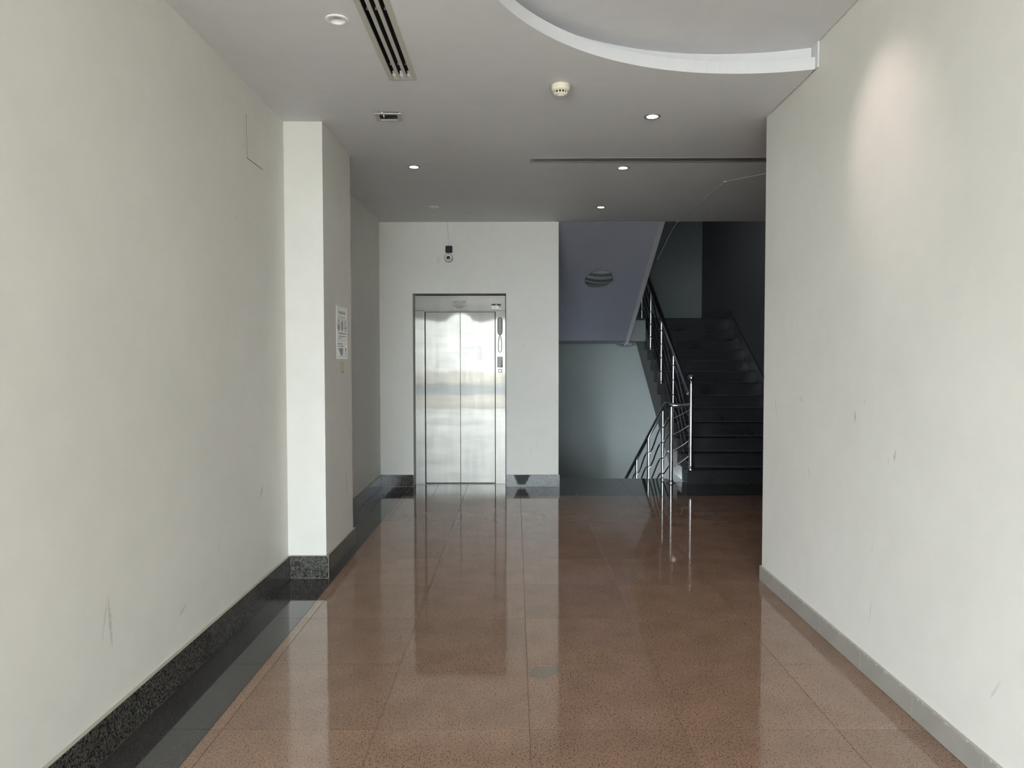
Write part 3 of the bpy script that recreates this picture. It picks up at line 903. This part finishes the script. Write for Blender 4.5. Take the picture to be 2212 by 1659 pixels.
mb = MB(); mb.box(XC, XC + 0.0008, 5.119, 5.238, 1.362, 1.432); mb.build('paper_slip', 'paper_yellow', nt_)
mb = MB(); mb.prism([(XC, 5.15, 1.362), (XC, 5.236, 1.362), (XC, 5.236, 1.347), (XC, 5.16, 1.345)], (0.0006, 0, 0)); mb.build('torn_edge', 'mortar', nt_)

# ================================================================== CCTV CAMERA
cc = thing('security_camera', 'round white security camera with taped black bracket above the lift', 'camera', (-0.744, YW, 2.576))
MB().box(-0.779, -0.705, YW - 0.045, YW, 2.642, 2.716).build('bracket', 'black_plastic', cc, bevel=0.006)
MB().tube([(-0.744, YW - 0.02, 2.645), (-0.744, YW - 0.045, 2.605)], 0.009, 10).build('neck', 'beige_metal', cc, smooth=True)
MB().lathe([(0.0001, -0.02), (0.036, -0.02), (0.042, 0.0), (0.044, 0.05), (0.044, 0.062), (0.0385, 0.064), (0.037, 0.056), (0.022, 0.050)], (-0.744, YW - 0.022, 2.576), (0, -1, 0), 36).build('body', 'camera_shell', cc, smooth=True)
MB().lathe([(0.0375, 0.0575), (0.0215, 0.052)], (-0.744, YW - 0.022, 2.576), (0, -1, 0), 36).build('face_ring', 'white_plastic', cc, smooth=True)
MB().lathe([(0.022, 0.050), (0.021, 0.054), (0.019, 0.054), (0.0001, 0.057)], (-0.744, YW - 0.022, 2.576), (0, -1, 0), 28).build('lens', 'lens_glass', cc, smooth=True)
MB().tube([(-0.745, YW - 0.007, 2.712), (-0.750, YW - 0.006, 2.80), (-0.757, YW - 0.006, 2.90), (-0.762, YW - 0.006, HC - 0.002)], 0.0085, 8).build('conduit', 'white_plastic', cc, smooth=True)

# ---- thin cable stapled across the ceiling to the stairs
cb = thing('ceiling_cable', 'thin white cable stapled across the ceiling to the stair soffit', 'cable', (1.822, 6.286, HC))
MB().tube([(2.30, 5.82, HC - 0.004), (2.076, 6.025, HC - 0.004), (1.822, 6.286, HC - 0.004), (1.822, 7.2, HC - 0.004), (1.821, 8.100, HC - 0.005), (1.80, 8.25, HC - 0.06), (1.735, 8.80, 2.66)], 0.0028, 6).build('wire', 'beige_metal', cb, smooth=True)
for p in ((1.822, 6.286), (1.821, 8.08)):
    MB().box(p[0] - 0.01, p[0] + 0.01, p[1] - 0.008, p[1] + 0.008, HC - 0.010, HC).build('clip', 'white_plastic', cb, bevel=0.002)

# ================================================================== STAIRS
st = thing('stair_flight', 'black granite stair flight climbing away behind the right wall', 'stairs', (2.6, SY, 0))
prof = [(SX, SY + 0.012, 0.0)]
for n_ in range(1, NSTEP + 1):
    y = SY + 0.012 + (n_ - 1) * ST
    prof.append((SX, y, n_ * SR - 0.03))
    if n_ < NSTEP:
        prof.append((SX, y + ST, n_ * SR - 0.03))
prof += [(SX, YS1, ZL - 0.03), (SX, YS1, 1.722), (SX, 11.90, 1.722), (SX, 9.165, 0.0)]
MB().prism(prof, (XS1 - SX - 0.004, 0, 0)).build('stair_body', 'stringer_paint', st)
xl = SX - 0.012
for n_ in range(1, NSTEP + 1):
    y = SY + (n_ - 1) * ST
    MB().box(xl, XS1 - 0.012, y, y + 0.012, (n_ - 1) * SR + (0.002 if n_ > 1 else 0.0), n_ * SR - 0.03).build('riser', 'step_granite', st, loc=(2.6, y, (n_ - 1) * SR))
    y1 = (y + ST) if n_ < NSTEP else YS1
    MB().box(xl, XS1 - 0.012, y - 0.018, y1 + 0.0, n_ * SR - 0.03, n_ * SR).build('tread', 'step_granite', st, loc=(2.6, y, n_ * SR))
    # end block of the riser facing the open well
    MB().box(xl, SX, y + 0.012, min(y1, y + ST + 0.012), (n_ - 1) * SR, n_ * SR - 0.03).build('step_end', 'step_granite', st, loc=(SX, y, n_ * SR))
sk = [(XS1 - 0.012, SY - 0.02, 0.0), (XS1 - 0.012, SY - 0.02, 0.24)]
sk += [(XS1 - 0.012, SY + 12 * ST - 0.05, ZL + 0.13), (XS1 - 0.012, YS1, ZL + 0.13), (XS1 - 0.012, YS1, ZL - 0.1), (XS1 - 0.012, SY + 12 * ST, ZL - 0.2)]
MB().prism(sk, (0.012, 0, 0)).build('wall_skirting', 'step_granite', st)
MB().box(XS0, XS1 - 0.012, YS1 - 0.012, YS1, ZL, ZL + 0.12).build('landing_skirting', 'step_granite', st)
MB().box(XS0 + 0.004, SX - 0.012, 10.956, YS1 - 0.004, 1.722, ZL - 0.03).build('landing', 'stair_paint', st)
MB().box(XS0 + 0.004, SX - 0.012, 10.956, YS1 - 0.004, ZL - 0.03, ZL).build('landing_slab', 'step_granite', st)

# return flight overhead (its sloping underside)
rf = thing('return_flight', 'sloping grey plaster underside of the upper stair flight', 'stairs', (1.1, 8.107, 1.72))
XQ = 1.70
SL = (HC - 1.722) / (10.589 - 8.107)
prof = [(XS0, 8.112, HC + 0.04), (XS0, 8.112, HC), (XS0, 10.589, 1.722), (XS0, 10.95, 1.722), (XS0, 10.95, ZL - 0.0)]
y, z = 10.95, ZL
for k in range(9):
    z += SR; prof.append((XS0, y, z)); y -= 0.3115
    prof.append((XS0, y, z))
prof += [(XS0, 8.112, z)]
prof = [(XS0 + 0.004, max(a[1], 8.112), a[2]) for a in prof]
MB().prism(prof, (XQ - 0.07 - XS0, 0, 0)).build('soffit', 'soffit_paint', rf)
# chamfered edge beam of the flight
x0_, x1_ = XQ - 0.07, XQ
MB().prism([(x0_, 8.107, HC - 0.002), (x1_, 8.107, HC + 0.05), (x1_, 8.107, HC + 0.55), (x0_, 8.107, HC + 0.55)],
           (0, 10.75 - 8.107, -SL * (10.75 - 8.107))).build('soffit_edge', 'white_paint', rf)

# lower flight going down
lf = thing('descending_flight', 'black granite stair flight dropping away beside the lift wall', 'stairs', (1.2, 8.65, 0))
for k in range(1, 9):
    MB().box(XS0 + 0.004, 1.86, 8.65 + (k - 1) * 0.335 - 0.01, 8.65 + k * 0.335, -k * SR - 0.03, -k * SR).build('tread', 'step_granite', lf)
    MB().box(XS0 + 0.004, 1.86, 8.65 + (k - 1) * 0.335, 8.65 + (k - 1) * 0.335 + 0.012, -k * SR, -(k - 1) * SR - 0.03 if k > 1 else -0.013).build('riser', 'step_granite', lf)
MB().box(XS0 + 0.004, XS1 - 0.004, 8.65 + 8 * 0.335, YS1 - 0.004, -9 * SR - 0.2, -9 * SR).build('lower_landing', 'step_granite', lf)
struct(MB().box(XS0 - 0.12, XS1 + 0.1, 8.2, YS1 + 0.2, -2.05, -1.95).build('floor_below', 'stair_paint'), 'floor far down the stairwell')

# ---- railings
def smooth_path(p0, p1, n=18, flat=1.0):
    out = []
    for i in range(n + 1):
        t = i / n
        s = t * t * (3 - 2 * t)
        s = s * flat + t * (1 - flat)
        out.append(Vector((p0[0] + (p1[0] - p0[0]) * t, p0[1] + (p1[1] - p0[1]) * t, p0[2] + (p1[2] - p0[2]) * s)))
    return out
def post(x, y, z0, z1, r, parent, joints=(), base=True):
    p = MB().tube([(x, y, z0), (x, y, z1)], r, 16).build('post', 'polished_steel', parent, smooth=True, loc=(x, y, z0))
    if base:
        MB().lathe([(r * 2.1, 0), (r * 2.1, 0.006), (r * 1.5, 0.010), (r * 1.15, 0.026), (r, 0.028)], (x, y, z0), seg=20).build('base_flange', 'polished_steel', p, smooth=True, loc=(x, y, z0))
    for jz in joints:
        MB().lathe([(r, -0.010), (r + 0.004, -0.007), (r + 0.004, 0.007), (r, 0.010)], (x, y, jz), seg=16).build('collar', 'chrome', p, smooth=True, loc=(x, y, jz))
    return p
XU = 2.035
ru = thing('stair_railing', 'tubular steel railing with curved bars climbing beside the upward stairs', 'railing', (XU, 8.36, SR))
def rail_u(y):
    return 1.246 + 0.6235 * (y - 8.713)
posts_u = [(9.235, 4), (10.00, 7), (10.80, 10), (11.56, 13)]
nw = MB().tube([(2.052, 8.36, SR), (2.052, 8.36, 1.150)], 0.0265, 20).build('newel_post', 'polished_steel', ru, smooth=True, loc=(2.052, 8.36, SR))
MB().lathe([(0.055, 0), (0.055, 0.007), (0.036, 0.012), (0.030, 0.036), (0.027, 0.04)], (2.052, 8.36, SR), seg=24).build('base_flange', 'polished_steel', nw, smooth=True, loc=(2.052, 8.36, SR))
MB().lathe([(0.0265, 0), (0.026, 0.006), (0.012, 0.010), (0.010, 0.034), (0.016, 0.038)] +
           [(0.043 * math.sin(math.pi * (0.14 + 0.86 * i / 14)), 0.078 - 0.043 * math.cos(math.pi * (0.14 + 0.86 * i / 14))) for i in range(15)],
           (2.052, 8.36, 1.150), seg=28).build('ball_finial', 'chrome', nw, smooth=True, loc=(2.052, 8.36, 1.15))
MB().tube([(XU, 8.385, rail_u(8.385)), (XU, 9.5, rail_u(9.5)), (XU, 11.45, rail_u(11.45)), (XU - 0.01, 11.60, rail_u(11.56)), (XU - 0.08, 11.66, rail_u(11.57)), (XU - 0.20, 11.66, rail_u(11.57) + 0.02)],
          0.030, 16).build('handrail', 'polished_steel', ru, smooth=True)
offs = (-0.205, -0.393, -0.581, -0.769)
for (y, n_) in posts_u:
    post(XU, y, n_ * SR, rail_u(y) - 0.028, 0.019, ru, [rail_u(y) + o2 for o2 in offs])
ends = [(8.385, None)] + posts_u
for i in range(len(ends) - 1):
    ya, yb = ends[i][0], ends[i + 1][0]
    for o2 in offs:
        za, zb = rail_u(ya) + o2 - (0.05 if i == 0 else 0), rail_u(yb) + o2
        MB().tube(smooth_path((XU, ya, za), (XU, yb, zb), 20, 1.0), 0.0105, 8).build('curved_bar', 'polished_steel', ru, smooth=True)

XD = 1.80
rd = thing('stair_railing', 'tubular steel railing with curved bars going down beside the lift wall', 'railing', (1.82, 8.36, 0))
def rail_d(y):
    return 0.932 - 0.4605 * (y - 8.519)
MB().tube([(2.03, 8.36, 0.905), (1.93, 8.36, 0.905), (1.865, 8.362, 0.905), (1.825, 8.372, 0.907), (1.803, 8.40, 0.910), (XD, 8.46, rail_d(8.52) - 0.008), (XD, 8.56, rail_d(8.56)), (XD, 10.0, rail_d(10.0)), (XD, 11.9, rail_d(11.9))],
          0.026, 16).build('handrail', 'polished_steel', rd, smooth=True)
np1 = MB().tube([(1.823, 8.36, 0), (1.823, 8.36, 0.885)], 0.022, 18).build('newel_post', 'polished_steel', rd, smooth=True, loc=(1.823, 8.36, 0))
MB().lathe([(0.055, 0), (0.055, 0.006), (0.032, 0.011), (0.026, 0.032), (0.022, 0.035)], (1.823, 8.36, 0), seg=24).build('base_flange', 'polished_steel', np1, smooth=True, loc=(1.823, 8.36, 0))
for (zl, zr) in ((0.752, 0.846), (0.562, 0.665), (0.372, 0.488), (0.184, 0.306)):
    pts = []
    for i in range(9):
        t = i / 8
        pts.append((1.843 + 0.182 * t, 8.36, zl + (zr - zl) * (0.75 * t + 0.25 * t * t)))
    MB().tube(pts, 0.0085, 8).build('curved_bar', 'polished_steel', rd, smooth=True)
posts_d = [8.73, 9.665, 10.605, 11.55]
offd = (-0.22, -0.41, -0.60, -0.785)
def step_z(y):
    return -math.floor(max(0, (y - 8.65)) / 0.335 + 1) * SR if y > 8.65 else 0.0
for y in posts_d:
    post(XD, y, step_z(y), rail_d(y) - 0.024, 0.019, rd, [rail_d(y) + o2 for o2 in offd])
prev = (1.815, 8.375, rail_d(8.40))
for i, y in enumerate(posts_d):
    for o2 in offd:
        if i == 0:
            p0 = (1.818, 8.378, 0.93 + o2 + 0.05)
        else:
            p0 = (XD, posts_d[i - 1], rail_d(posts_d[i - 1]) + o2)
        MB().tube(smooth_path(p0, (XD, y, rail_d(y) + o2), 20, 1.0), 0.0105, 8).build('curved_bar', 'polished_steel', rd, smooth=True)

# ---- round glass lamps under the soffit and under the landing
def bowl_lamp(label, loc, rx, rad):
    o = thing('ceiling_lamp', label, 'ceiling lamp', loc, 'striped glass bowl lamps')
    o.rotation_euler = (rx, 0, 0.12)
    def add(mb, name, mat, smooth=True):
        ob = bpy.data.objects.new(name, mb.mesh(name, mat, smooth)); C.objects.link(ob); ob.parent = o; return ob
    add(MB().lathe([(rad * 0.62, 0.0), (rad * 0.62, -0.03), (0.0001, -0.03)]), 'back_plate', 'white_plastic')
    add(MB().lathe([(rad, -0.026), (rad * 1.005, -0.030), (rad * 0.97, -0.036), (rad * 0.8, -0.050), (rad * 0.5, -0.064), (rad * 0.25, -0.071), (0.0001, -0.073)], seg=48), 'glass_bowl', 'striped_glass')
    for k in range(3):
        an = 2 * math.pi * k / 3 + 2.2
        c_, s_ = math.cos(an), math.sin(an)
        add(MB().tube([(c_ * rad * 0.6, s_ * rad * 0.6, -0.02), (c_ * rad * 1.02, s_ * rad * 1.02, -0.024), (c_ * rad * 1.03, s_ * rad * 1.03, -0.034), (c_ * rad * 0.97, s_ * rad * 0.97, -0.042)], 0.006, 8), 'clip', 'chrome')
    return o
sa = math.atan(SL)
bowl_lamp('round striped glass lamp on the sloping stair soffit', (1.056, 9.10, HC - SL * (9.10 - 8.107)), -sa, 0.178)
bowl_lamp('round striped glass lamp under the stair landing, seen edge-on', (1.88, 12.2, 1.722), 0.0, 0.165)
